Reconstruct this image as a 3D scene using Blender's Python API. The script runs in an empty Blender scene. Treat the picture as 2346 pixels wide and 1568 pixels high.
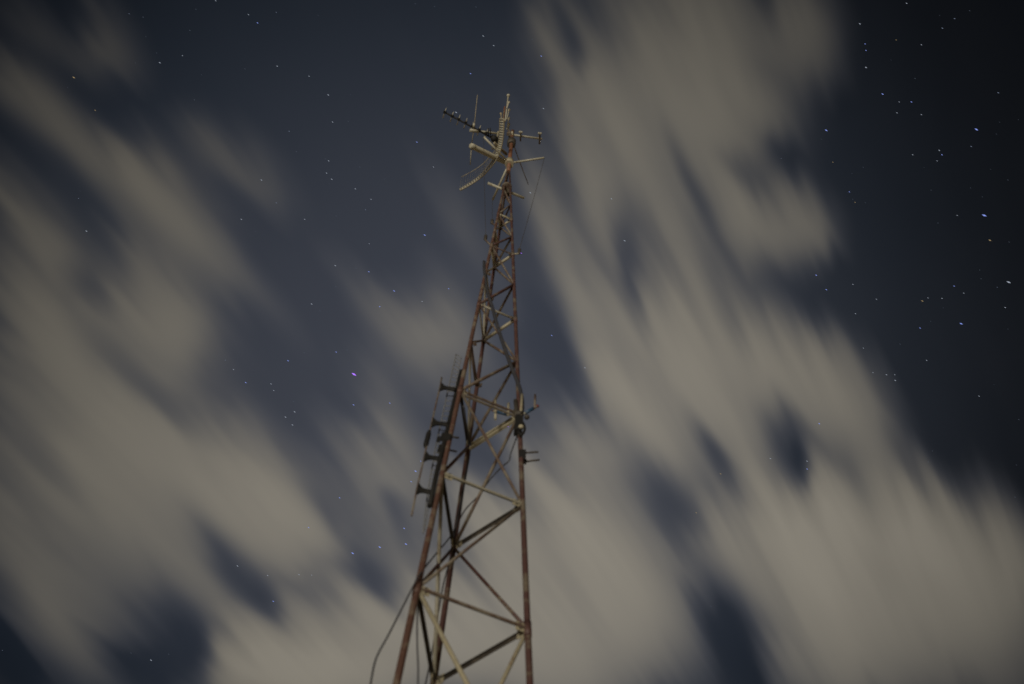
import bpy, bmesh, math, random
from mathutils import Vector, Matrix, Euler
random.seed(7)
scene = bpy.context.scene
col = scene.collection

# ------------------------------------------------------------------ camera
PW, PH, FPX = 2346.0, 1568.0, 2550.0          # the measuring frame used for directions
PITCH, ROLL = math.radians(65.94969109), math.radians(3.54469663)
CAMP = Vector((0.0, 0.0, 1.6))
ROT = Matrix.Rotation(math.pi/2 + PITCH, 3, 'X') @ Matrix.Rotation(ROLL, 3, 'Z')
cam_data = bpy.data.cameras.new('camera')
cam_data.sensor_width = 36.0
cam_data.lens = 36.0*FPX/PW
cam_data.clip_start = 0.05
cam_data.clip_end = 20000
cam_data.dof.use_dof = True
cam_data.dof.focus_distance = 3000.0
cam_data.dof.aperture_fstop = 2.5
cam = bpy.data.objects.new('camera', cam_data)
cam.matrix_world = Matrix.Translation(CAMP) @ ROT.to_4x4()
col.objects.link(cam)
scene.camera = cam

def ray(px, py):
    return (ROT @ Vector(((px-PW/2)/FPX, -(py-PH/2)/FPX, -1.0))).normalized()
def at(px, py, dist):
    return CAMP + ray(px, py)*dist
def at_height(px, py, z):
    r = ray(px, py)
    return CAMP + r*((z-CAMP.z)/r.z)
def proj(p):
    c = ROT.transposed() @ (p-CAMP)
    return (PW/2 + FPX*c.x/-c.z, PH/2 - FPX*c.y/-c.z)

# ------------------------------------------------------------------ materials
def srgb(r, g, b):
    def f(c):
        c /= 255.0
        return c/12.92 if c <= .04045 else ((c+.055)/1.055)**2.4
    return (f(r), f(g), f(b), 1.0)
def paint(name, base, wear, amount, rough=.6, scale=9.0, metal=0.0, bump=.15):
    m = bpy.data.materials.new(name); m.use_nodes = True
    nt = m.node_tree; N = nt.nodes; L = nt.links
    bsdf = N['Principled BSDF']
    tc = N.new('ShaderNodeTexCoord')
    n1 = N.new('ShaderNodeTexNoise'); n1.inputs['Scale'].default_value = scale
    n1.inputs['Detail'].default_value = 6; n1.inputs['Roughness'].default_value = .65
    L.new(tc.outputs['Object'], n1.inputs['Vector'])
    mr = N.new('ShaderNodeMapRange'); mr.interpolation_type = 'SMOOTHSTEP'
    mr.inputs['From Min'].default_value = .62-amount*.3; mr.inputs['From Max'].default_value = .74-amount*.3
    L.new(n1.outputs['Fac'], mr.inputs['Value'])
    mix = N.new('ShaderNodeMix'); mix.data_type = 'RGBA'
    mix.inputs['A'].default_value = base; mix.inputs['B'].default_value = wear
    L.new(mr.outputs['Result'], mix.inputs['Factor'])
    n2 = N.new('ShaderNodeTexNoise'); n2.inputs['Scale'].default_value = scale*7
    n2.inputs['Detail'].default_value = 3
    L.new(tc.outputs['Object'], n2.inputs['Vector'])
    hs = N.new('ShaderNodeHueSaturation')
    m2 = N.new('ShaderNodeMapRange'); m2.inputs['To Min'].default_value = .7; m2.inputs['To Max'].default_value = 1.25
    L.new(n2.outputs['Fac'], m2.inputs['Value']); L.new(m2.outputs['Result'], hs.inputs['Value'])
    L.new(mix.outputs['Result'], hs.inputs['Color']); L.new(hs.outputs['Color'], bsdf.inputs['Base Color'])
    bsdf.inputs['Roughness'].default_value = rough
    bsdf.inputs['Metallic'].default_value = metal
    bp = N.new('ShaderNodeBump'); bp.inputs['Strength'].default_value = bump; bp.inputs['Distance'].default_value = .002
    L.new(n2.outputs['Fac'], bp.inputs['Height']); L.new(bp.outputs['Normal'], bsdf.inputs['Normal'])
    return m
RED    = paint('faded_red_paint', (.098,.050,.045,1), (.17,.14,.105,1), .42, .55, 7)
LEGB   = paint('red_brown_leg_paint', (.115,.060,.046,1), (.20,.16,.12,1), .45, .6, 7)
RUST   = paint('rusty_brown_paint', (.128,.085,.065,1), (.21,.18,.14,1), .55, .65, 9)
CREAM  = paint('weathered_cream_paint', (.42,.38,.27,1), (.24,.15,.10,1), .12, .5, 8)
GALV   = paint('dull_galvanised_steel', (.33,.31,.245,1), (.18,.14,.10,1), .2, .5, 10)
ORANGE = paint('rusted_mast_steel', (.23,.105,.058,1), (.14,.07,.045,1), .4, .6, 8)
BLACK  = paint('black_plastic', (.009,.0085,.008,1), (.018,.016,.014,1), .3, .75, 20)
DARK   = paint('dark_steel_and_bar_shade', (.06,.051,.042,1), (.10,.085,.065,1), .4, .6, 14)
ALU    = paint('aged_aluminium', (.46,.44,.35,1), (.26,.22,.15,1), .2, .45, 14)
GRIDM  = paint('dirty_grid_aluminium', (.33,.29,.20,1), (.16,.12,.08,1), .3, .5, 12)
BLUE   = paint('blue_plastic_sleeve', (.03,.085,.17,1), (.05,.10,.16,1), .2, .4, 14)
REDCAP = paint('red_plastic_cap', (.16,.03,.028,1), (.11,.03,.02,1), .2, .4, 14)
CABLE  = paint('grey_black_cable_jacket', (.048,.049,.058,1), (.07,.07,.078,1), .3, .55, 20)
WIREM  = paint('thin_copper_wire', (.06,.05,.04,1), (.09,.07,.05,1), .3, .5, 20)
PALE   = paint('pale_grey_aluminium_strip', (.20,.205,.22,1), (.15,.15,.155,1), .2, .5, 12)
GRASS  = paint('dark_yard_grass', (.045,.06,.025,1), (.10,.085,.05,1), .3, .9, .8)

# ------------------------------------------------------------------ mesh helpers
def frame(d):
    d = d.normalized()
    u = Vector((0,0,1)) if abs(d.z) < .9 else Vector((1,0,0))
    a = d.cross(u).normalized(); b = d.cross(a).normalized()
    return d, a, b
class MB:
    def __init__(self): self.bm = bmesh.new()
    def path(self, pts, r, n=10, cap=True, radii=None):
        pts = [Vector(p) for p in pts]
        rings = []; pa = None
        for i, p in enumerate(pts):
            if i == 0: d = pts[1]-p
            elif i == len(pts)-1: d = p-pts[i-1]
            else: d = (pts[i+1]-p).normalized()+(p-pts[i-1]).normalized()
            d = d.normalized()
            if pa is None: _, a, b = frame(d)
            else:
                a = (pa-d*pa.dot(d)).normalized(); b = d.cross(a)
            pa = a
            rr = radii[i] if radii else r
            rings.append([self.bm.verts.new(p+a*math.cos(t)*rr+b*math.sin(t)*rr) for t in [2*math.pi*k/n for k in range(n)]])
        for r0, r1 in zip(rings, rings[1:]):
            for k in range(n):
                f = self.bm.faces.new((r0[k], r0[(k+1)%n], r1[(k+1)%n], r1[k])); f.smooth = True
        if cap:
            self.bm.faces.new(rings[0][::-1]); self.bm.faces.new(rings[-1])
        return self
    def rod(self, a, b, r, n=10): return self.path([a, b], r, n)
    def bar(self, a, b, w, h, up=None, off=(0,0)):
        a, b = Vector(a), Vector(b); d = (b-a).normalized()
        u = Vector(up) if up is not None else Vector((0,0,1))
        if abs(d.dot(u)) > .97: u = Vector((1,0,0))
        s = d.cross(u).normalized(); v = s.cross(d).normalized()
        o = s*off[0]+v*off[1]
        vs = [self.bm.verts.new(q+o+s*x*w/2+v*y*h/2) for q in (a, b) for x, y in ((-1,-1),(1,-1),(1,1),(-1,1))]
        for f in ((3,2,1,0),(4,5,6,7),(0,1,5,4),(1,2,6,5),(2,3,7,6),(3,0,4,7)):
            self.bm.faces.new([vs[i] for i in f])
        return self
    def angle(self, a, b, w, t, out, up=Vector((0,0,1))):
        """angle iron: an upright flange on the outer side, a flat flange turned inward at the top"""
        a, b = Vector(a), Vector(b); d = (b-a).normalized()
        o = (Vector(out)-d*Vector(out).dot(d)).normalized(); v = d.cross(o).normalized()
        if v.z < 0: v = -v
        prof = [(0,0),(0,w),(-w,w),(-w,w-t),(-t,w-t),(-t,0)]
        prof = [(x+w/2, y-w/2) for x, y in prof]
        r0 = [self.bm.verts.new(a+o*x+v*y) for x, y in prof]
        r1 = [self.bm.verts.new(b+o*x+v*y) for x, y in prof]
        for k in range(6):
            self.bm.faces.new((r0[k], r0[(k+1)%6], r1[(k+1)%6], r1[k]))
        self.bm.faces.new(r0[::-1]); self.bm.faces.new(r1)
        return self
    def ball(self, c, r, seg=10, scale=(1,1,1)):
        m = Matrix.Translation(Vector(c)) @ Matrix.Diagonal((r*scale[0], r*scale[1], r*scale[2], 1))
        g = bmesh.ops.create_uvsphere(self.bm, u_segments=seg, v_segments=max(6, seg//2+2), radius=1, matrix=m)
        for v in g['verts']:
            for f in v.link_faces: f.smooth = True
        return self
    def build(self, name, mat, parent=None, base=None):
        bmesh.ops.recalc_face_normals(self.bm, faces=self.bm.faces)
        o0 = Vector(base) if base is not None else (parent.location.copy() if parent and parent.parent is None else
             (parent.matrix_world.translation.copy() if parent else Vector((0,0,0))))
        if parent is not None: o0 = ORIG[parent.name]
        bmesh.ops.translate(self.bm, verts=self.bm.verts, vec=-o0)
        me = bpy.data.meshes.new(name); self.bm.to_mesh(me); self.bm.free()
        me.materials.append(mat)
        o = bpy.data.objects.new(name, me); col.objects.link(o)
        if parent is not None: o.parent = parent
        else: o.location = o0
        ORIG[o.name] = o0
        return o
ORIG = {}
def tag(o, label, cat, group=None, kind=None):
    if label: o['label'] = label
    if cat: o['category'] = cat
    if group: o['group'] = group
    if kind: o['kind'] = kind
    return o
def thing(name, label, cat, loc, group=None):
    o = bpy.data.objects.new(name, None); col.objects.link(o)
    o.location = loc; o.empty_display_size = .2
    ORIG[o.name] = Vector(loc)
    return tag(o, label, cat, group)
def smooth_pts(pts, n=6):
    pts = [Vector(p) for p in pts]; out = []
    q = [pts[0]*2-pts[1]]+pts+[pts[-1]*2-pts[-2]]
    for i in range(1, len(q)-2):
        for k in range(n):
            t = k/n; p0, p1, p2, p3 = q[i-1:i+3]
            out.append(.5*((2*p1)+(p2-p0)*t+(2*p0-5*p1+4*p2-p3)*t*t+(3*p1-p0-3*p2+p3)*t**3))
    return out+[pts[-1]]

# ------------------------------------------------------------------ tower geometry
SC = 14.0                                        # metres from the lens height to the apex of the lattice
APEX = CAMP + Vector((-.01265695, .26737425, 1.0))*SC
TAPER, AZ = .0378490153, math.radians(230.495529)
LVL = {0:.66859182, 1:.58356835, 2:.49728175, 2.5:.43312031, 3:.37179301, 3.5:.31192466,
       4:.25228491, 4.5:.21187153, 5:.16971863, 5.5:.130, 6:.092}
LVL[-1] = .7545; LVL[-2] = .8405; LVL[-3] = .9265; LVL[-4] = 1.0125; LVL[-5] = 1.0985
def node(k, lv=None, z=None):
    z = LVL[lv] if z is None else z
    a = AZ+k*2*math.pi/3
    return APEX+Vector((math.cos(a)*TAPER*z, math.sin(a)*TAPER*z, -z))*SC
L_, R_, B_ = 0, 1, 2
def on_leg(k, py):
    lo, hi = .03, 1.0
    for _ in range(40):
        m = (lo+hi)/2
        if proj(node(k, z=m))[1] < py: lo = m
        else: hi = m
    return node(k, z=lo)
def leg_dist(k, py): return (on_leg(k, py)-CAMP).length
def axis_pt(py):
    lo, hi = -6.0, 14.0
    for _ in range(50):
        m = (lo+hi)/2
        if proj(APEX+Vector((0,0,m)))[1] > py: lo = m
        else: hi = m
    return APEX+Vector((0,0,lo))
GROUND_Z = 0.0
zg = (APEX.z-GROUND_Z)/SC
tw = thing('lattice_tower', 'tall tapering three-legged lattice tower of faded red legs and pale cream crossbars', 'tower', (APEX.x, APEX.y, 0))
def leg_r(z): return .0165
for k in range(3):
    m = MB()
    zs = [zg-.0, .9, .7, .5, .3, .15, .03]
    m.path([node(k, z=z) for z in zs], 0, 14, radii=[.0185,.0185,.0178,.0165,.0155,.014,.011])
    for lv in (-4,-2,0,2,3.0,4,5):                # splice sleeves
        if lv in LVL:
            p = node(k, z=LVL[lv]+.004); q = node(k, z=LVL[lv]-.004)
            m.path([p, q], .021 if lv < 3 else .018, 14)
    m.build('leg', RED if k != L_ else LEGB, tw)
def face_out(i, j):
    mid = (node(i, z=.5)+node(j, z=.5))/2-node(0, z=.5)
    c = (node(0, z=.5)+node(1, z=.5)+node(2, z=.5))/3
    v = (node(i, z=.5)+node(j, z=.5))/2-c; v.z = 0
    return v.normalized()
FACES = ((L_,R_),(R_,B_),(B_,L_))
bar_mat = {(0,0):RUST,(0,1):DARK,(0,2):DARK,(1,0):GALV,(1,1):DARK,(1,2):DARK,(2,0):RUST,(2,1):CREAM,(2,2):DARK,  # DARK puts the shade on unlit bars into their colour
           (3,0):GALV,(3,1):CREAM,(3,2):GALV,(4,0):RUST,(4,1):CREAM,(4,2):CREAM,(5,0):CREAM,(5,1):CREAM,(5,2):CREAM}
ROD = {(3,0):.0095,(3,1):.0145,(3,2):.008,(4,0):.007,(4,1):.0150,(4,2):.0125,(5,0):.011,(5,1):.0125,(5,2):.012}
for lv in (-4,-3,-2,-1,0,1,2,3,4,5):
    for fi, (i, j) in enumerate(FACES):
        a, b = node(i, lv), node(j, lv); d = (b-a).normalized()
        a2, b2 = a+d*.012, b-d*.012
        out = face_out(i, j)
        w = .021 if lv >= 0 else .030
        m = MB()
        if lv in (2,) and fi < 2:
            q = .013 if fi == 0 else .018
            m.bar(a2, b2, q, q*1.15, out); m.bar(a2+Vector((0,0,-.052)), b2+Vector((0,0,-.052)), q, q*1.1, out)
        elif lv >= 3:
            m.rod(a2, b2, ROD[(lv, fi)], 12)
        else:
            m.angle(a2, b2, w, .005, out)
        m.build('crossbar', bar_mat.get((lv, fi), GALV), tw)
for lv in (2.5, 3.5, 4.5):                         # half-bay bars on the left face only
    a, b = node(B_, lv), node(L_, lv)
    MB().rod(a, b, .013, 10).build('crossbar', RUST if lv == 2.5 else CREAM, tw)
def dia(k0, l0, k1, l1, mat, r=.0095):
    a, b = node(k0, l0), node(k1, l1); d = (b-a).normalized()
    MB().rod(a+d*.014, b-d*.014, r, 10).build('diagonal_brace', mat, tw)
# face L-R
dia(L_,0,R_,-1,CREAM,.0125); dia(L_,0,R_,1,RUST,.009); dia(R_,1,L_,2,RUST); dia(L_,2,R_,2.5,RUST,.012); dia(R_,2.5,L_,3,RUST,.008)
dia(L_,3,R_,3.5,RED,.013); dia(R_,3.5,L_,4,RUST,.009); dia(L_,4,R_,4.5,RED,.011); dia(R_,4.5,L_,5,RUST); dia(L_,5,R_,5.5,RUST); dia(R_,5.5,L_,6,RUST)
# face R-B
dia(R_,0,B_,-1,CREAM,.011); dia(R_,0,B_,1,RED,.0105); dia(B_,1,R_,2,RUST,.011); dia(B_,2,R_,2.5,RUST,.011); dia(R_,2.5,B_,3,RUST,.011)
dia(B_,3,R_,3.5,RUST,.011); dia(R_,3.5,B_,4,RUST,.010); dia(B_,4,R_,4.5,RUST,.011); dia(R_,4.5,B_,5,RUST); dia(B_,5,R_,5.5,RUST); dia(R_,5.5,B_,6,RUST)
# face B-L
dia(B_,0,L_,-1,GALV); dia(L_,1,B_,0,GALV,.0115); dia(L_,1,B_,2,RED,.0115); dia(L_,0,B_,1,RED,.0105); dia(B_,2,L_,2.5,GALV,.008); dia(L_,2.5,B_,3,RUST)
dia(B_,3,L_,3.5,GALV); dia(L_,3.5,B_,4,CREAM,.009); dia(B_,4,L_,4.5,RUST); dia(L_,4.5,B_,5,GALV); dia(B_,5,L_,5.5,RUST)
for lv in (-1,-2,-3):
    for i, j in FACES:
        if lv % 2: dia(i, lv, j, lv-1, GALV, .0105)
        else: dia(j, lv, i, lv-1, GALV, .0105)
# gusset plates and bolts at the joints, in the plane of each face
for lv in (-1,0,1,2,2.5,3,3.5,4,5):
    for k in range(3):
        p = node(k, lv); up = (node(k, z=LVL[lv]-.05)-node(k, z=LVL[lv]+.05)).normalized()
        s = 1.0 if lv < 2 else .72
        for o in range(3):
            if o == k or (lv in (2.5, 3.5) and o == L_): continue
            d = (node(o, lv)-p).normalized(); nrm = d.cross(up).normalized()
            m = MB(); m.bar(p+d*.012-up*.0, p+d*(.012+.055*s), .066*s, .005, nrm)
            g = m.build('gusset_plate', CREAM if lv in (-1,0,1,2,5) else RUST, tw)
            for e in (-1, 1):
                c = p+d*(.012+.032*s)+up*(.018*s*e)
                MB().path([c-nrm*.011, c+nrm*.011], .0055, 6).build('bolt', DARK, g)
# apex plate, collar and mast
pz = axis_pt(430)
MB().path([pz+Vector((0,0,-.03)), pz+Vector((0,0,.03))], .062, 18).build('apex_plate', RUST, tw)
MB().path([APEX+Vector((0,0,-.05)), APEX+Vector((0,0,.12))], .055, 18).build('collar', CREAM, tw)
mast_top = axis_pt(301)
MB().path([APEX+Vector((0,0,-.4)), mast_top], .026, 14).build('mast_pole', ORANGE, tw)
mr_ = axis_pt(326)
MB().path([mr_+Vector((0,0,-.14)), mr_+Vector((0,0,-.13)), mr_+Vector((0,0,.05)), mr_+Vector((0,0,.06))], 0, 16, radii=[.045,.06,.06,.04]).build('rotator_housing', DARK, tw)

# ------------------------------------------------------------------ top hardware: directions measured on the first detail view
def v1(x, y): return ((1700+x/3.0148)/1.746, (340+y/3.0148)/1.746)
def mast_d(py): return (axis_pt(py)-CAMP).length
D0 = (APEX-CAMP).length

# three-armed wire antenna round the upper lattice
wa = thing('wire_antenna', 'three pale arms spreading from the lattice apex with thin wires hanging from their tips', 'antenna', APEX)
tips = []
for (x, y), (bx, by), k in (((708,628),(1113,541),L_), ((1440,880),(1190,572),R_), ((815,1390),(1128,505),B_)):
    px, py = v1(x, y)
    tip = at_height(px, py, APEX.z+.02)
    MB().path([APEX+Vector((0,0,.02))+(tip-APEX).normalized()*.04, tip], .0135, 12).build('arm', ALU, wa)
    tips.append(tip)
    if k == B_:
        end = at(bx, by, leg_dist(k, by)); br = on_leg(k, by+14)
    else:
        end = at(bx, by, leg_dist(k, by)+.0); br = on_leg(k, by+22 if k == L_ else by+10)
    pts = [tip+(end-tip)*t+Vector((0,0,-.05*math.sin(math.pi*t))) for t in [i/10 for i in range(11)]]
    wi = MB().path(pts, .0024, 6).build('wire', WIREM, wa)
    MB().path([end+Vector((0,0,.03)), end+Vector((0,0,-.01)), end+Vector((0,0,-.10)), end+Vector((0,0,-.13))], 0, 10, radii=[.008,.018,.018,.008]).build('insulator', DARK, wi)
    MB().path([end+Vector((0,0,-.12)), (end+br)/2+Vector((0,0,-.07)), br], .0085, 8).build('bracket', CREAM if k == R_ else RUST, wa)

# grid dish
def gp(x, y, dd=0.0):
    px, py = v1(x, y); return at(px, py, DG+dd)
DG = mast_d(350)-.22
rim = smooth_pts([gp(955,415), gp(948,560), gp(932,700), gp(902,815), gp(850,920), gp(780,1010), gp(690,1105), gp(570,1192), gp(430,1272)], 8)
gd = thing('grid_dish_antenna', 'curved grid dish antenna with ribbed rim bowed to the left of the mast', 'antenna', axis_pt(360))
inner = []
for i, p in enumerate(rim):
    t = i/(len(rim)-1)
    wpx = 10.5*(1-t)+3.4*t
    d = (rim[min(i+1, len(rim)-1)]-rim[max(i-1, 0)]).normalized()
    vdir = (p-CAMP).normalized()
    s = d.cross(vdir).normalized()
    inner.append(p+s*wpx/FPX*DG*.95+vdir*.05)
cen = gp(700, 900)
if (inner[20]-cen).length > (rim[20]-cen).length:
    inner = [2*p-q+2*(q-p).project((p-CAMP).normalized()) for p, q in zip(rim, inner)]
MB().path(rim, .0092, 8).build('rim', GRIDM, gd)
MB().path(inner, .006, 8).build('rim', GRIDM, gd)
E_ = gp(440,1112,.42)-gp(430,1272)
far = [p+E_*(1-.25*(1-i/(len(rim)-1))) for i, p in enumerate(rim)]
MB().path(far, .0045, 6).build('rim', GRIDM, gd)
m = MB(); NR = 38
def along(c, t):
    x = t*(len(c)-1); i = min(int(x), len(c)-2); return c[i].lerp(c[i+1], x-i)
for i in range(NR+1):
    m.rod(along(rim, i/NR), along(inner, i/NR), .0098, 6)
m.build('rim_rib', ALU, gd)
m = MB()
for i in range(NR+1):
    m.rod(along(inner, i/NR), along(far, i/NR), .0011, 5)
m.build('grid_rods', GRIDM, gd)
a, b = gp(575,745,-.25), gp(965,935,.15)
fbm = MB().path([a, a.lerp(b,.03), a.lerp(b,.72), b], 0, 14, radii=[.030,.037,.037,.03]); fb = fbm.build('feed_boom', ALU, gd)
d = (a-b).normalized()
MB().path([a-d*.03, a-d*.02, a+d*.035, a+d*.04], 0, 14, radii=[.037,.042,.036,.02]).build('feed_cup', ALU, fb)
MB().path([gp(560,745,-.26), gp(545,968,-.26)], .0062, 8).build('feed_rod', ALU, gd)
MB().bar(gp(835,700,.1), gp(985,840,.2), .03, .05).build('mounting_bracket', GRIDM, gd)

# dark yagi on the left
ya = thing('yagi_antenna', 'dark yagi antenna slanting up left from the mast with a row of short stubs', 'antenna', axis_pt(320))
yd = mast_d(310)-.15
def yp(x, y, dd=0): px, py = v1(x, y); return at(px, py, yd+dd)
y0, y1 = yp(222,322), yp(860,668)
MB().path([y0, y1], .0125, 10).build('boom', BLACK, ya)
ev = (yp(228,375)-yp(262,275)).normalized()
for (x, y) in ((240,328),(328,375),(408,413),(492,455),(572,497),(655,540),(742,580)):
    p = yp(x, y)
    el = MB().path([p-ev*.062, p+ev*.088], 0, 8, radii=[.0042,.0082]).build('element', ALU, ya)
    MB().bar(p-(y1-y0).normalized()*.018, p+(y1-y0).normalized()*.018, .034, .040).build('element_mount', BLACK, el)
m = MB()
for x in (762, 786):
    m.path([yp(x,520,-.02), yp(x+6,610,-.02)], .008, 8)
m.build('gamma_match', BLACK, ya)
m = MB(); m.ball(yp(835,650), .052, 12, (1,1,1.3)); m.bar(yp(800,620), yp(900,690), .05, .07)
m.build('mast_clamp', BLACK, ya)
MB().path(smooth_pts([yp(790,600), yp(812,660,-.03), yp(800,720,-.03), yp(850,760), yp(890,690)], 5), .006, 8).build('pigtail', DARK, ya)

# pale yagi pointing away above the mast
yb = thing('yagi_antenna', 'pale upright yagi at the very top, knobbed rods rising above the ribbed dish', 'antenna', axis_pt(300))
yd = mast_d(270)
p0, p1 = yp(968,440,0), yp(1004,130,.55)
MB().path([p0, p1], .010, 10).build('boom', ALU, yb)
MB().ball(p1, .028, 10).build('end_knob', ALU, yb)
for (x, y), (x2, y2) in (((1012,208),(985,290)), ((1016,298),(985,420)), ((1012,400),(985,540)), ((915,345),(925,430)), ((1012,470),(1000,600))):
    a, b = yp(x, y, .25), yp(x2, y2, .05)
    m = MB().path([a, a.lerp(b,.12), a.lerp(b,.2), b], 0, 8, radii=[.020,.018,.0085,.008])
    m.build('element', ALU if x != 915 else GRIDM, yb)
MB().path([yp(962,268,.3), yp(945,440,.0)], .013, 10).build('rear_pipe', ORANGE, yb)

# cross beam with clamped elements
cb = thing('beam_antenna', 'pale horizontal beam crossing the mast with a long upright rod near its left end', 'antenna', axis_pt(312))
yd = mast_d(308)-.08
zb = axis_pt(312).z
a, b = yp(542,548,-.15), yp(1410,652,.1)
mid = axis_pt(307)
MB().path([a, yp(890,590,-.03)], .0165, 12).build('boom', ALU, cb)
MB().path([yp(1055,604,0), b], .0145, 12).build('boom', ALU, cb)
MB().path([a, yp(650,562,-.11)], .024, 12).build('boom_sleeve', ALU, cb)
MB().path([yp(632,122,-.1), yp(596,480,-.14), yp(580,600,-.14), yp(562,730,-.15)], 0, 8, radii=[.004,.0058,.006,.006]).build('element', GRIDM, cb)
MB().path([yp(592,465,-.14), yp(588,520,-.14)], .016, 10).build('element_base', ALU, cb)
for x, yt, yb_, in ((1155,560,680),(1385,575,715)):
    MB().path([yp(x,yt,.0), yp(x-4,yb_,.05)], .011 if x < 1200 else .013, 10).build('element', RUST, cb)
    m = MB(); m.ball(yp(x-10,yt+10,-.03), .018, 8); m.ball(yp(x+12,yt+12,-.03), .016, 8)
    m.build('clamp_bolt', ALU, cb)
m = MB(); m.bar(yp(985,590,-.03), yp(1065,600,-.03), .04, .06); m.bar(yp(1012,545,-.02), yp(1025,640,-.02), .035, .035)
m.build('mast_bracket', RUST, cb)
m = MB(); m.path([yp(1050,560,-.05), yp(1062,660,-.05)], .014, 8)
m.build('u_bolt', CREAM, cb)
m = MB(); m.path(smooth_pts([yp(885,560,-.05), yp(870,640,-.05), yp(840,760,0), yp(800,770,0)],5), .012, 8)
m.build('stay', CREAM, cb)

wh = thing('whip_antenna', 'thin brown whip slanting down to the right from the mast clamp', 'antenna', axis_pt(330))
MB().path([yp(1052,680), yp(1120,870), yp(1180,1030), yp(1247,1202)], 0, 8, radii=[.0075,.0065,.006,.005]).build('rod', RUST, wh)
MB().path([yp(1040,650), yp(1058,700)], .018, 10).build('base_clamp', DARK, wh)

# lower cross arm with box
ca = thing('cross_arm', 'short pale pole laid across the lattice head below the three arms', 'pole', axis_pt(428))
zc = axis_pt(424).z
a, b = at_height(*v1(757,1186), zc), at_height(*v1(1197,1366), zc)
MB().path([a, b], .0165, 12).build('pole', ALU, ca)
m = MB(); m.bar(a.lerp(b,.42), a.lerp(b,.62), .09, .11); m.build('clamp_box', DARK, ca)

# ------------------------------------------------------------------ dipole array on the left leg
da = thing('dipole_array_antenna', 'black four-bay dipole array clamped along the left tower leg', 'antenna', on_leg(L_, 1100))
def lp(px, py, dd=0): return at(px, py, leg_dist(L_, py)+dd)
pole = [lp(1057,850,.06), lp(1044,905,.03), lp(1020,1005,-.02), lp(1000,1085,-.04), lp(984,1160,-.05)]
MB().path(pole, .0145, 12).build('support_pole', BLACK, da)
horns = (((1043,893),(1008,887)), ((1027,973),(989,969)), ((1006,1051),(972,1047)), ((989,1129),(955,1121)))
for (ax, ay), (bx, by) in horns:
    a, b = lp(ax, ay, -.02), lp(bx, by, -.06); d = (b-a)
    up = (pole[0]-pole[-1]).normalized()
    m = MB()
    prof = [(0,.034),(.15,.023),(.5,.022),(.7,.030),(.88,.062),(1.0,.088)]
    # flattened flare: widen along the leg direction only
    side = d.normalized().cross(up).normalized()
    rings = []
    for t, h in prof:
        c = a.lerp(b, t); th = .012
        rings.append([m.bm.verts.new(c+up*h*math.cos(q)+side*th*math.sin(q)) for q in [2*math.pi*i/12 for i in range(12)]])
    for r0, r1 in zip(rings, rings[1:]):
        for k in range(12): m.bm.faces.new((r0[k], r0[(k+1)%12], r1[(k+1)%12], r1[k])).smooth = True
    m.bm.faces.new(rings[0]); m.bm.faces.new(rings[-1])
    m.build('dipole_arm', BLACK, da)
MB().path([lp(1012,865,-.05), lp(1008,887,-.06), lp(989,969,-.06), lp(972,1047,-.06), lp(955,1121,-.06), lp(943,1182,-.07)], .0055, 8).build('radiator_rod', RUST, da)
MB().path([lp(984,988,-.06), lp(982,995,-.06), lp(976,1018,-.06), lp(974,1024,-.06)], 0, 12, radii=[.010,.017,.017,.010]).build('matching_can', BLACK, da)
# pale ladder strip behind it
ls = thing('ladder_antenna', 'faint pale ladder-shaped strip hanging just outside the left leg behind black dipoles', 'antenna', on_leg(L_, 1000))
ra = [(1045,812),(1036,852),(1024,905),(1012,960),(1001,1010),(992,1060),(983,1110),(976,1160),(969,1222)]
rb = [(1057,820),(1049,858),(1040,905),(1027,962),(1013,1015),(1003,1062),(993,1112),(983,1160),(974,1212)]
A_ = smooth_pts([lp(x, y, .12) for x, y in ra], 6); Bq = smooth_pts([lp(x, y, .12) for x, y in rb], 6)
MB().path(A_, .0045, 6).build('rail', PALE, ls)
MB().path(Bq, .0032, 6).build('rail', PALE, ls)
for i in range(40):
    MB().rod(along(A_, i/39), along(Bq, i/39), .0034, 6).build('rung', PALE, ls)

# clamp brackets with prongs
def clamp(k, py, prongs, label, px0, dx):
    t = thing('clamp_bracket', label, 'bracket', on_leg(k, py), 'black clamps on the legs')
    D = leg_dist(k, py)-.03
    def q(x, y, dd=0): return at(x, y, D+dd)
    m = MB(); m.bar(q(px0, py-12), q(px0-dx, py+10), .045, .06)
    m.build('clamp_block', BLACK, t)
    for (x0, y0), (x1, y1) in prongs:
        pr = MB().path([q(x0, y0), q(x1, y1, .03)], .0065, 8).build('prong', DARK, t)
        MB().path([q(x0-1, y0-6), q(x0-3, y0+6)], .016, 8).build('nut', BLACK, pr)
    return t
clamp(L_, 1005, (((1031,1000),(1051,1004)), ((1022,1030),(1046,1035))), 'black clamp with two prongs on the left leg beside the dipole array', 1026, 5)
clamp(R_, 1042, (((1201,1038),(1233,1036)), ((1203,1058),(1236,1054))), 'black clamp with two prongs alone on the outside of the right leg', 1197, 0)
m = MB(); D = leg_dist(L_, 1005)-.02
m.bar(at(1020,992,D), at(1013,1012,D), .035, .04); m.bar(at(1007,1000,D), at(1003,1014,D), .025, .03)
m.bar(at(1010,1020,D), at(1004,1040,D), .022, .03)
m.build('array_clamp', BLACK, da)

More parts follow.
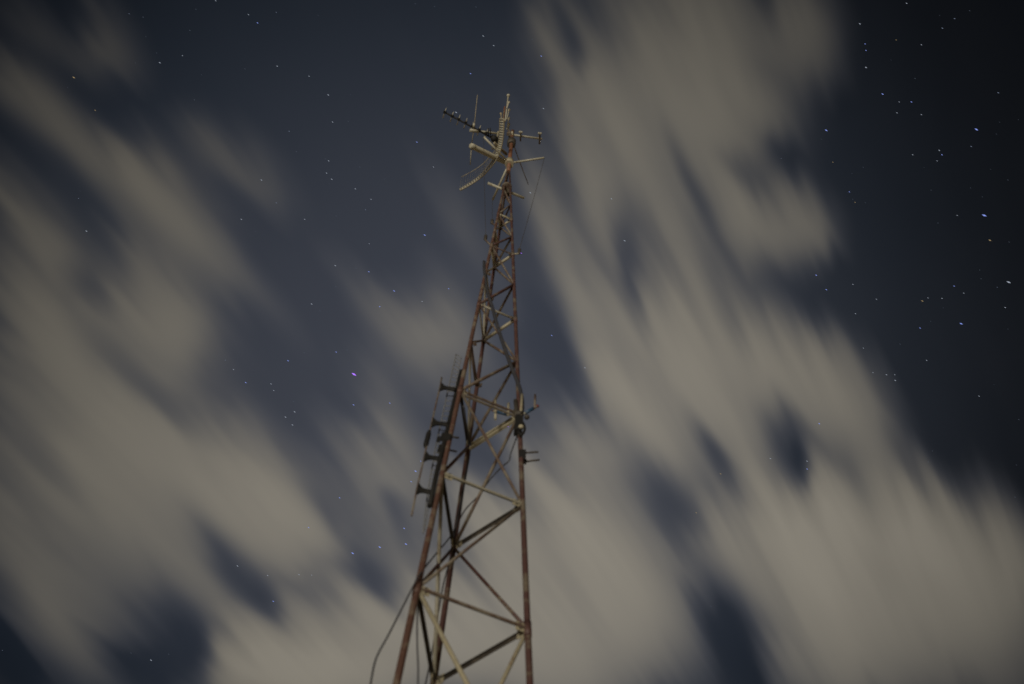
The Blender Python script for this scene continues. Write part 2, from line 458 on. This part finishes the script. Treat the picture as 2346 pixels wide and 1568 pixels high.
# equipment box and loop at the right leg
def rp(px, py, dd=0): return at(px, py, leg_dist(R_, py)+dd)
eq = thing('equipment_box', 'black weatherproof box strapped inside the right leg under the blue-sleeved bars', 'box', on_leg(R_, 975))
m = MB(); m.bar(rp(1190,958,-.05), rp(1186,992,-.05), .055, .055); m.build('case', BLACK, eq)
m = MB(); m.path([rp(1181,918,-.05), rp(1184,958,-.05)], .015, 10); m.build('stub_antenna', DARK, eq)
m = MB(); m.path(smooth_pts([rp(1192,962,-.09), rp(1200,972,-.09), rp(1202,985,-.09), rp(1195,997,-.09), rp(1187,990,-.09)], 6), .009, 8); m.build('drip_loop', BLACK, eq)
MB().ball(rp(1193.5,979,-.10), .02, 10).build('gland', CREAM, eq)
MB().path([rp(1178,945,-.04), rp(1196,950,-.06)], .022, 10).build('strap', DARK, eq)

lo = thing('dipole_antenna', 'small bar antenna with blue sleeves and red end caps across the right leg', 'antenna', on_leg(R_, 945))
pa, pb, pc, pd = rp(1129,941,-.03), rp(1168,951,-.02), rp(1199,949,-.05), rp(1231,931,-.08)
MB().path([pa, pb], .0075, 8).build('bar', ALU, lo)
MB().path([pc, pd], .0075, 8).build('bar', ALU, lo)
MB().path([pa.lerp(pb,.28), pa.lerp(pb,.85)], .013, 12).build('blue_sleeve', BLUE, lo)
MB().path([pc.lerp(pd,.12), pc.lerp(pd,.72)], .012, 12).build('blue_sleeve', BLUE, lo)
MB().ball(pa, .009, 10).build('end_cap', REDCAP, lo)
MB().ball(pd, .013, 10).build('end_cap', REDCAP, lo)
MB().ball(pa.lerp(pb,.93), .011, 10).build('end_cap', REDCAP, lo)
MB().ball(rp(1207,956,-.06), .02, 10).build('knob', DARK, lo)
MB().path([rp(1226,905,-.09), rp(1225,936,-.09)], .008, 8).build('upright', RUST, lo)
MB().path([rp(1135,917,-.05), rp(1135,961,-.05)], .009, 10).build('upright', CREAM, lo)
MB().path([rp(1165,925,-.05), rp(1164,952,-.05)], .009, 10).build('upright', CREAM, lo)
m = MB(); m.path([rp(1196,905,-.07), rp(1194,935,-.07), rp(1190,975,-.03)], .010, 10); m.build('mounting_pipe', CREAM, lo)

# ------------------------------------------------------------------ cables
def cable(pts, r, label, mat=CABLE):
    P3 = smooth_pts([at(x, y, leg_dist(k, min(max(y, 420), 1600))*(1-w)+leg_dist(k2, min(max(y, 420), 1600))*w+dd) for x, y, k, k2, w, dd in pts], 8)
    o = MB().path(P3, r, 10).build('feed_cable', mat, None, P3[-1])
    return tag(o, label, 'cable')
cable([(1109,600,L_,L_,0,-.03),(1110,622,L_,L_,0,-.03),(1116,665,L_,R_,.15,-.03),(1128,705,L_,R_,.3,-.03),(1139,745,L_,R_,.45,-.03),(1151,783,L_,R_,.6,-.03),
       (1168,832,L_,R_,.8,-.03),(1182,866,L_,R_,.9,-.03),(1192,895,R_,R_,0,-.03),(1197,930,R_,R_,0,-.03),(1193,965,R_,R_,0,-.03)], .0145,
      'thick dark cable swinging across the upper lattice from left leg to right leg')
cable([(1190,990,R_,R_,0,-.02),(1180,1012,R_,B_,.2,0),(1170,1040,R_,B_,.3,0),(1166,1056,R_,B_,.35,0),(1150,1070,R_,B_,.5,0),(1122,1100,R_,B_,.6,0),(1096,1136,R_,B_,.75,0),
       (1066,1168,R_,B_,.9,0),(1048,1200,B_,B_,0,0),(1030,1232,B_,L_,.2,0),(1000,1268,B_,L_,.5,0),(965,1312,L_,L_,0,-.03),(946,1345,L_,L_,0,-.06),(918,1400,L_,L_,0,-.08),
       (890,1455,L_,L_,0,-.1),(868,1495,L_,L_,0,-.12),(857,1525,L_,L_,0,-.12),(848,1575,L_,L_,0,-.12),(838,1640,L_,L_,0,-.12)], .0046,
      'thin dark cable running down behind the lattice and bulging out past the left leg')
cable([(960,1352,L_,L_,0,.03),(956,1420,L_,L_,0,.05),(956,1480,L_,L_,0,.05),(958,1530,L_,L_,0,.05),(957,1590,L_,L_,0,.05),(955,1660,L_,L_,0,.05)], .0042,
      'thin straight grey cable dropping from the lowest left joint')
cable([(1040,1255,B_,B_,0,-.03),(1018,1330,B_,B_,0,-.02),(1005,1400,B_,B_,0,-.02),(994,1470,B_,B_,0,-.02),(983,1530,B_,B_,0,-.02),(972,1580,B_,B_,0,-.02),(955,1650,B_,B_,0,-.02)], .0046,
      'thin grey cable following the rear leg down to the bottom edge')
cable([(1062,930,L_,L_,0,.04),(1068,975,L_,B_,.4,0),(1077,1020,B_,B_,0,-.04),(1066,1095,B_,B_,0,-.03),(1050,1180,B_,B_,0,-.03),(1036,1248,B_,B_,0,-.03)], .0075,
      'dark cable strapped against the rear leg through the middle bays')

# ------------------------------------------------------------------ ground
m = MB(); NG = 96
prof = [(3, 0), (7, -.15), (12, -1.6), (25, -7), (60, -24), (120, -52), (220, -95)]   # unseen ground, sloped away so the sun from below reaches the tower
rings = []
for r, z in prof:
    ring = []
    for i in range(NG):
        t = 2*math.pi*i/NG
        rr = r*(1+.10*math.sin(3*t+r*.05)+.05*math.sin(7*t+r)) if r > 7 else r
        ring.append(m.bm.verts.new((APEX.x+math.cos(t)*rr, APEX.y+math.sin(t)*rr, z)))
    rings.append(ring)
c0 = m.bm.verts.new((APEX.x, APEX.y, 0))
for i in range(NG):
    m.bm.faces.new((c0, rings[0][i], rings[0][(i+1)%NG]))
    for r0, r1 in zip(rings, rings[1:]): m.bm.faces.new((r0[i], r1[i], r1[(i+1)%NG], r0[(i+1)%NG])).smooth = True
g = m.build('ground', GRASS); g['kind'] = 'structure'; g['label'] = 'unseen dark grassy ground sloped off to let light up to the tower'
# ------------------------------------------------------------------ night sky: streaming cloud, added warm fill from below, stars
# cloud banks: x, y, half length, half width, heading, thickness
BANKS = [
 (230,90,170,85,60,.62),(80,60,220,75,44,.42),(150,60,130,28,52,-.16),
 (60,215,190,85,45,.50),(190,335,260,90,44,.55),(350,480,270,90,43,.58),(480,590,180,70,45,.28),
 (430,455,210,100,44,.42),(560,365,200,82,47,.52),(470,330,150,70,47,.22),(350,400,130,80,40,.22),
 (60,500,210,120,52,.62),(60,690,260,170,48,.66),(150,590,150,70,52,.25),
 (365,720,240,150,62,.72),(375,745,150,85,62,.36),(290,600,170,90,55,.30),(270,690,140,80,60,.2),(480,760,200,70,58,.25),(590,660,180,45,52,.24),(215,655,110,50,55,-.20),
 (170,860,300,160,45,.55),(250,1060,480,300,30,.78),(150,1200,360,240,40,.42),(480,1100,360,140,42,.62),(610,1210,230,100,45,.50),
 (300,880,190,62,44,-.30),(440,960,160,52,40,-.26),(110,1010,130,60,50,-.16),
 (520,1290,230,56,54,-.36),(610,1370,90,40,55,-.18),(500,1390,240,70,52,.34),(620,1430,190,80,50,.40),
 (380,1440,170,75,42,-.22),(340,1540,150,70,25,-.22),(130,1420,260,130,46,.44),(190,1500,200,80,46,.22),(0,1475,140,45,54,-.5),
 (800,1500,310,190,-8,1.12),(620,1560,280,100,0,.80),(760,1385,170,70,20,.25),
 (540,1040,260,60,48,.28),(640,1070,230,80,50,.40),(735,1230,240,70,52,.42),(830,1200,230,70,54,.42),(735,1165,70,35,58,-.14),(640,1190,180,80,45,.2),
 (890,970,210,80,55,.55),(840,1090,230,80,54,.48),(920,1090,200,70,56,.35),(860,1340,150,55,45,-.24),(930,1200,70,45,55,-.15),(920,1300,140,70,55,.32),
 (830,670,170,50,50,.24),(1000,720,190,105,60,.66),(950,820,220,95,56,.42),(1040,480,210,48,60,.17),(1090,1040,150,70,60,-.16),
 (1080,560,260,60,62,.14),(1120,860,200,80,60,.2),
 (1240,50,140,55,62,.26),(1310,90,95,32,62,-.34),(1480,110,360,260,68,.88),(1370,250,250,130,66,.52),(1560,330,280,120,64,.30),
 (1300,400,220,100,66,.36),(1365,470,250,60,76,.46),(1290,580,240,60,62,.42),(1420,400,150,80,68,.2),(1530,490,250,70,64,.42),(1500,640,300,130,64,.40),(1340,690,240,80,62,.42),(1430,600,190,34,76,-.30),(1600,440,220,26,64,-.26),
 (1240,720,150,45,60,-.12),(1250,470,150,40,62,.14),
 (1690,80,330,180,66,.70),(1850,70,190,110,62,.60),(1660,260,220,110,66,.40),(1765,230,120,70,40,.22),
 (1693,375,80,50,62,-.18),(1788,350,90,45,66,-.16),(1650,410,220,110,64,.30),(1500,720,900,520,60,.14),(300,900,900,650,45,.10),(1580,1100,330,200,58,.10),(520,1400,420,200,48,.14),(250,1400,170,80,46,.14),
 (1790,500,170,120,60,.62),(1850,510,150,90,66,.34),(1720,560,200,85,62,.42),(1900,570,90,45,60,.18),(1620,600,240,80,66,.30),(1790,680,110,55,40,-.16),
 (1560,800,260,130,58,.50),(1720,830,260,180,45,.82),(1790,840,190,120,50,.34),(1460,850,240,120,58,.58),(1900,890,160,90,58,.48),(1990,930,210,85,60,.50),
 (1285,850,190,70,63,-.46),(1400,960,240,110,58,.55),(1310,960,200,80,60,.42),(1280,1110,110,35,55,-.20),(1245,1180,80,30,58,-.14),
 (1500,1000,200,90,60,.42),(1640,960,190,90,56,.40),(1560,1090,230,100,58,.20),(1645,1055,180,34,57,-.38),(1525,1125,240,60,57,-.34),
 (1812,1045,185,80,60,-.52),(1845,1085,80,34,62,-.20),(1740,1000,140,60,60,.16),
 (1640,1270,190,90,60,.42),(1690,1455,190,90,66,-.42),(1640,1400,110,50,64,-.15),
 (1980,1010,180,80,40,.34),(2085,1100,130,40,62,-.30),
 (1790,1230,260,130,50,.55),(1950,1200,420,190,35,.80),(1870,1400,400,240,68,.90),(2150,1230,320,170,25,.72),(2250,1380,360,240,60,.78),(2040,1480,300,180,20,.4),(2013,1304,90,42,60,-.16),(2120,1330,130,50,58,-.16),
 (1270,1320,420,300,55,1.10),(1120,1500,380,200,10,.65),(1480,1360,260,140,64,.52),(1330,1150,240,110,60,.34),(1130,1200,180,90,60,.34),(1000,1400,180,90,45,.40),
]
wv = bpy.data.worlds.new('World'); scene.world = wv; wv.use_nodes = True
nt = wv.node_tree; N = nt.nodes; K = nt.links
for n_ in list(N): N.remove(n_)
outw = N.new('ShaderNodeOutputWorld'); bg = N.new('ShaderNodeBackground'); K.new(bg.outputs[0], outw.inputs[0])
tc = N.new('ShaderNodeTexCoord'); DIR = tc.outputs['Generated']
def plug(inp, v):
    if isinstance(v, bpy.types.NodeSocket): K.new(v, inp)
    else: inp.default_value = v
def M(op, a, b=0.0, c=None, clamp=False):
    n = N.new('ShaderNodeMath'); n.operation = op; n.use_clamp = clamp
    plug(n.inputs[0], a); plug(n.inputs[1], b)
    if c is not None: plug(n.inputs[2], c)
    return n.outputs[0]
def VM(op, a, b=None, s=None):
    n = N.new('ShaderNodeVectorMath'); n.operation = op
    plug(n.inputs[0], a)
    if b is not None: plug(n.inputs[1], b)
    if s is not None: plug(n.inputs['Scale'], s)
    return n.outputs['Value'] if op in ('DOT_PRODUCT', 'LENGTH') else n.outputs[0]
def MR(v, a, b, c, d, kind='SMOOTHSTEP'):
    n = N.new('ShaderNodeMapRange'); n.interpolation_type = kind
    plug(n.inputs['Value'], v)
    for k, x in zip(('From Min','From Max','To Min','To Max'), (a, b, c, d)): plug(n.inputs[k], x)
    return n.outputs['Result']
def NOISE(vec, scale, detail, rough=.5):
    n = N.new('ShaderNodeTexNoise'); n.inputs['Scale'].default_value = scale
    n.inputs['Detail'].default_value = detail; n.inputs['Roughness'].default_value = rough
    K.new(vec, n.inputs['Vector']); return n.outputs['Fac']
# the wind: everything streams towards one point below the horizon
WIND = ray(3500, 4500)
UU = ray(PW/2, PH/2); UU = (UU-WIND*UU.dot(WIND)).normalized(); VV = WIND.cross(UU)
cw = VM('DOT_PRODUCT', DIR, WIND)
phi = M('ARCTAN2', VM('DOT_PRODUCT', DIR, VV), VM('DOT_PRODUCT', DIR, UU))
def stream(kp, kc, off):
    n = N.new('ShaderNodeCombineXYZ')
    K.new(M('MULTIPLY', phi, kp), n.inputs[0]); K.new(M('MULTIPLY', cw, kc), n.inputs[1]); n.inputs[2].default_value = off
    return n.outputs[0]
s1 = NOISE(stream(21, 4.0, 0), 1, 2.2, .5)
s2 = NOISE(stream(12, 7.0, 5), 1, 2, .5)
s3 = NOISE(stream(34, 5.8, 9), 1, 2, .5)
along_ = M('ADD', M('MULTIPLY', M('SUBTRACT', s3, .5), .05), M('ADD', M('MULTIPLY', M('SUBTRACT', s1, .5), .12), M('MULTIPLY', M('SUBTRACT', s2, .5), .03)))
across = M('MULTIPLY', M('SUBTRACT', s2, .5), .02)
tang = VM('SUBTRACT', WIND, VM('SCALE', DIR, s=cw))
WD = VM('ADD', VM('ADD', DIR, VM('SCALE', tang, s=along_)), VM('SCALE', VV, s=across))
acc = None; WDK = WD
for i_, (x, y, a, b, ang, amp) in enumerate(BANKS):
    if i_ and i_ % 10 == 0:
        WDK = VM('ADD', WD, VM('SCALE', VV, s=M('MULTIPLY', acc, 1e-7)))
    e = (math.cos(math.radians(ang)), math.sin(math.radians(ang))); f = (-e[1], e[0])
    c = ray(x, y)
    u = (ray(x+e[0]*a, y+e[1]*a)-ray(x-e[0]*a, y-e[1]*a))/2
    v = (ray(x+f[0]*b, y+f[1]*b)-ray(x-f[0]*b, y-f[1]*b))/2
    nu = u.normalized(); nv = (v-nu*v.dot(nu)).normalized(); nn = nu.cross(nv)
    mp = N.new('ShaderNodeMapping'); mp.vector_type = 'TEXTURE'
    K.new(WDK, mp.inputs['Vector'])
    mp.inputs['Location'].default_value = c
    mp.inputs['Rotation'].default_value = Matrix((nu, nv, nn)).transposed().to_euler('XYZ')
    mp.inputs['Scale'].default_value = (u.length, v.length, 1.0)
    q = MR(VM('LENGTH', mp.outputs[0]), 0.0, 1.26, amp*(.78 if amp > 0 else 1.0), 0.0)
    acc = q if acc is None else M('ADD', acc, q)
dens = M('MULTIPLY', acc, MR(s3, .3, .7, .92, 1.08, 'LINEAR'))
dens = M('MULTIPLY', dens, MR(s1, .3, .7, .82, 1.18, 'LINEAR'))
dens = M('ADD', dens, MR(s2, .35, .75, 0.0, .03, 'LINEAR'))
dens0 = M('MULTIPLY', M('ADD', dens, M('SQRT', M('ADD', M('MULTIPLY', dens, dens), .006))), .5)
# thickness to cover: soft shoulder
D = M('SUBTRACT', 1.0, M('POWER', 2.718, M('MULTIPLY', dens0, -1.3)))
D = M('MULTIPLY', D, 1.22)
def falloff(x, y, r0, r1, a, b):
    d = VM('DOT_PRODUCT', DIR, ray(x, y))
    ang = M('ARCCOSINE', M('MINIMUM', d, 1.0))
    return MR(ang, r0/FPX, r1/FPX, a, b)
cloud_falloff = falloff(1230, 1230, 150, 1900, 1.18, .22)  # lens darkening towards the corners, put into cloud and sky brightness
clear = falloff(1000, 920, 100, 1480, 1.0, .07)
def MIX(f, a, b):
    n = N.new('ShaderNodeMix'); n.data_type = 'RGBA'; plug(n.inputs['Factor'], f)
    plug(n.inputs['A'], a); plug(n.inputs['B'], b); return n.outputs['Result']
sky_c = VM('SCALE', MIX(MR(clear, .2, 1, 0, 1), srgb(45,54,67), srgb(56,60,70)), s=clear)
thin = srgb(88,89,94); thick = srgb(127,122,112)
cl = VM('SCALE', MIX(MR(D, .2, .9, 0, 1), thin, thick), s=cloud_falloff)
fin = MIX(M('MINIMUM', D, 1.0), sky_c, cl)
fin = VM('SCALE', fin, s=MR(D, .9, 1.2, 1.0, 1.12))
# warm fill added low on the horizon to light the tower's undersides
sz = N.new('ShaderNodeSeparateXYZ'); K.new(DIR, sz.inputs[0])
low_fill = VM('SCALE', srgb(190,165,125)[:3], s=MR(sz.outputs[2], .22, -.15, 0.0, .6))
fin = VM('ADD', fin, low_fill)
K.new(fin, bg.inputs['Color']); bg.inputs['Strength'].default_value = 1.0

# stars
def cover(x, y):
    t = 0
    for (cx, cy, a, b, ang, amp) in BANKS:
        e = (math.cos(math.radians(ang)), math.sin(math.radians(ang)))
        p = ((x-cx)*e[0]+(y-cy)*e[1])/a; q = (-(x-cx)*e[1]+(y-cy)*e[0])/b
        r = min(1, math.hypot(p, q)/1.12); t += amp*(1-(3*r*r-2*r**3))
    return max(t, 0)
def star_mat(name, c, s):
    m = bpy.data.materials.new(name); m.use_nodes = True; nt = m.node_tree
    nt.nodes.remove(nt.nodes['Principled BSDF']); e = nt.nodes.new('ShaderNodeEmission')
    e.inputs['Color'].default_value = c; e.inputs['Strength'].default_value = s
    nt.links.new(e.outputs[0], nt.nodes['Material Output'].inputs['Surface']); return m
SM = [star_mat('starlight_white', srgb(205,215,232), .52), star_mat('starlight_blue', srgb(150,170,255), .8), star_mat('starlight_violet', srgb(175,120,255), 1.2),
      star_mat('starlight_amber', srgb(235,205,150), .4), star_mat('starlight_faint', srgb(175,190,220), .34), star_mat('starlight_faintest', srgb(165,180,205), .16)]
# x, y, size, tint
STARS = [(811,858,2.5,2),(808,1268,1.5,1),(870,1254,1.4,1),(930,1247,1.4,1),(926,1211,1.1,1),(952,1080,1.3,1),(942,1104,.9,1),(964,1057,.8,1),(973,539,1.2,1),(903,667,1.1,1),(870,703,.8,1),
 (967,691,.8,0),(660,827,1,1),(675,944,1.1,0),(770,807,.9,1),(535,847,.8,0),(1045,258,1.2,0),(1193,580,1.3,2),(1163,977,1.3,2),(1215,442,1.1,0),(1245,249,.9,0),(1240,129,.9,1),(1107,83,1,0),(1131,105,.9,0),(1078,169,.9,1),
 (955,326,.9,1),(752,218,1,0),(762,280,.9,0),(590,53,.9,1),(569,34,.8,0),(366,144,1,0),(418,128,.7,0),(635,152,.9,0),(708,175,.8,0),(494,2,.8,0),(599,413,1,0),(553,503,.9,0),(698,503,.8,0),(198,530,1,0),(180,455,.6,4),(169,178,1.3,3),
 (218,253,.8,3),(753,369,.9,0),(748,397,.9,0),(760,411,1,0),(814,433,.9,0),(768,609,1,0),(714,697,1,0),(850,457,.8,0),(846,559,.7,0),(845,623,.9,1),(1028,662,.8,1),(993,383,.8,0),(1401,456,.9,0),(1431,552,1.1,0),(1264,769,.9,1),(1340,843,.9,0),
 (1893,299,1.6,1),(1970,55,1.2,0),(1984,155,1.3,0),(1984,116,.9,1),(1982,101,.9,1),(2022,216,1.3,1),(2055,259,.9,0),(2088,234,1,1),(2111,263,.9,0),(2053,92,.8,3),(2111,103,.9,0),(2077,8,1,0),(2159,65,1.1,4),(2187,43,1,4),
 (2237,297,1.9,1),(2225,336,1,4),(2152,345,1.1,0),(2158,355,1,1),(2147,369,.8,0),(2091,355,.9,0),(2060,234,.8,0),(2255,494,2.4,1),(2268,551,1.5,3),(2311,647,2.2,0),(2202,742,1.7,1),(2113,690,1.3,3),(2126,683,.8,0),(2158,684,.9,0),(2186,656,.9,1),(2208,672,.8,0),
 (1870,631,1.2,1),(1893,664,1.1,1),(1946,440,.9,1),(1959,464,.8,3),(1908,372,.8,3),(1954,652,.9,0),(1960,719,.9,0),(2008,686,.8,0),(2051,872,1.1,0),(2031,859,1,0),(2050,859,.8,0),(1978,798,.8,0),(2108,752,1,1),(2303,705,1,0),(2287,213,1.1,4),(2193,494,.8,0),
 (1877,971,1.1,1),(1849,1057,.9,0),(1849,1075,.9,1),(1765,1051,.9,0),(1651,1086,.9,3),(2243,908,.9,0),(2000,854,.8,0),(2123,826,.9,0),(1595,1175,.8,3),(544,1297,1,0),(778,1141,.9,1),(707,1209,.9,1),(626,1378,.9,1),(685,1317,.8,0),(613,1319,.8,0),(346,1513,1,0),
 (810,928,1,1),(893,924,.9,1),(563,877,1,1),(621,880,.9,0),(654,956,1,0),(670,974,1,0),(627,895,.8,0),(714,1318,.7,0)]
m = MB(); midx = []
SD = 6000.0
def star(x, y, size, tint):
    size *= .88 if x < 1850 else .76
    c = CAMP+ray(x, y)*SD; k = SD/FPX
    ang = math.radians(29+5*random.random() if x < 1500 else 20+14*random.random()); e = (math.cos(ang), math.sin(ang))
    ux = (ray(x+e[0], y+e[1])-ray(x, y)).normalized(); n_ = (c-CAMP).normalized(); uy = n_.cross(ux)
    a, b = 2.9*size*k, .92*size*k
    vs = [m.bm.verts.new(c+o) for o in (ux*a, -ux*a, uy*b, -uy*b, n_*b, -n_*b)]
    for f in ((0,2,4),(2,1,4),(1,3,4),(3,0,4),(2,0,5),(1,2,5),(3,1,5),(0,3,5)):
        m.bm.faces.new([vs[i] for i in f]).material_index = tint
for s_ in STARS: star(*s_)
cnt = 0
while cnt < 420:
    x, y = random.uniform(-500, 2846), random.uniform(-500, 1700)
    if random.random() < cover(x, y)*2.2: continue
    star(x, y, random.uniform(.45, .85), 5 if random.random() < .82 else 4); cnt += 1
st = m.build('stars', SM[0])
for mm in SM[1:]: st.data.materials.append(mm)
st['kind'] = 'stuff'; st['label'] = 'short bright star marks scattered over the clear night sky'; st['category'] = 'stars'
st.visible_shadow = True

# ------------------------------------------------------------------ light
sun = bpy.data.lights.new('sun', 'SUN'); sun.energy = 1.7; sun.angle = math.radians(14); sun.color = (1.0,.92,.77)
so = bpy.data.objects.new('sun', sun); col.objects.link(so)
SUN_AZ, SUN_EL = math.radians(252), math.radians(-20)
sd = Vector((math.cos(SUN_AZ)*math.cos(SUN_EL), math.sin(SUN_AZ)*math.cos(SUN_EL), math.sin(SUN_EL)))
so.rotation_euler = sd.to_track_quat('Z', 'Y').to_euler(); so.location = sd*50

scene.view_settings.view_transform = 'Standard'
scene.view_settings.look = 'None'
scene.view_settings.exposure = 0
scene.view_settings.gamma = 1
scene.render.engine = 'CYCLES'
scene.cycles.max_bounces = 4
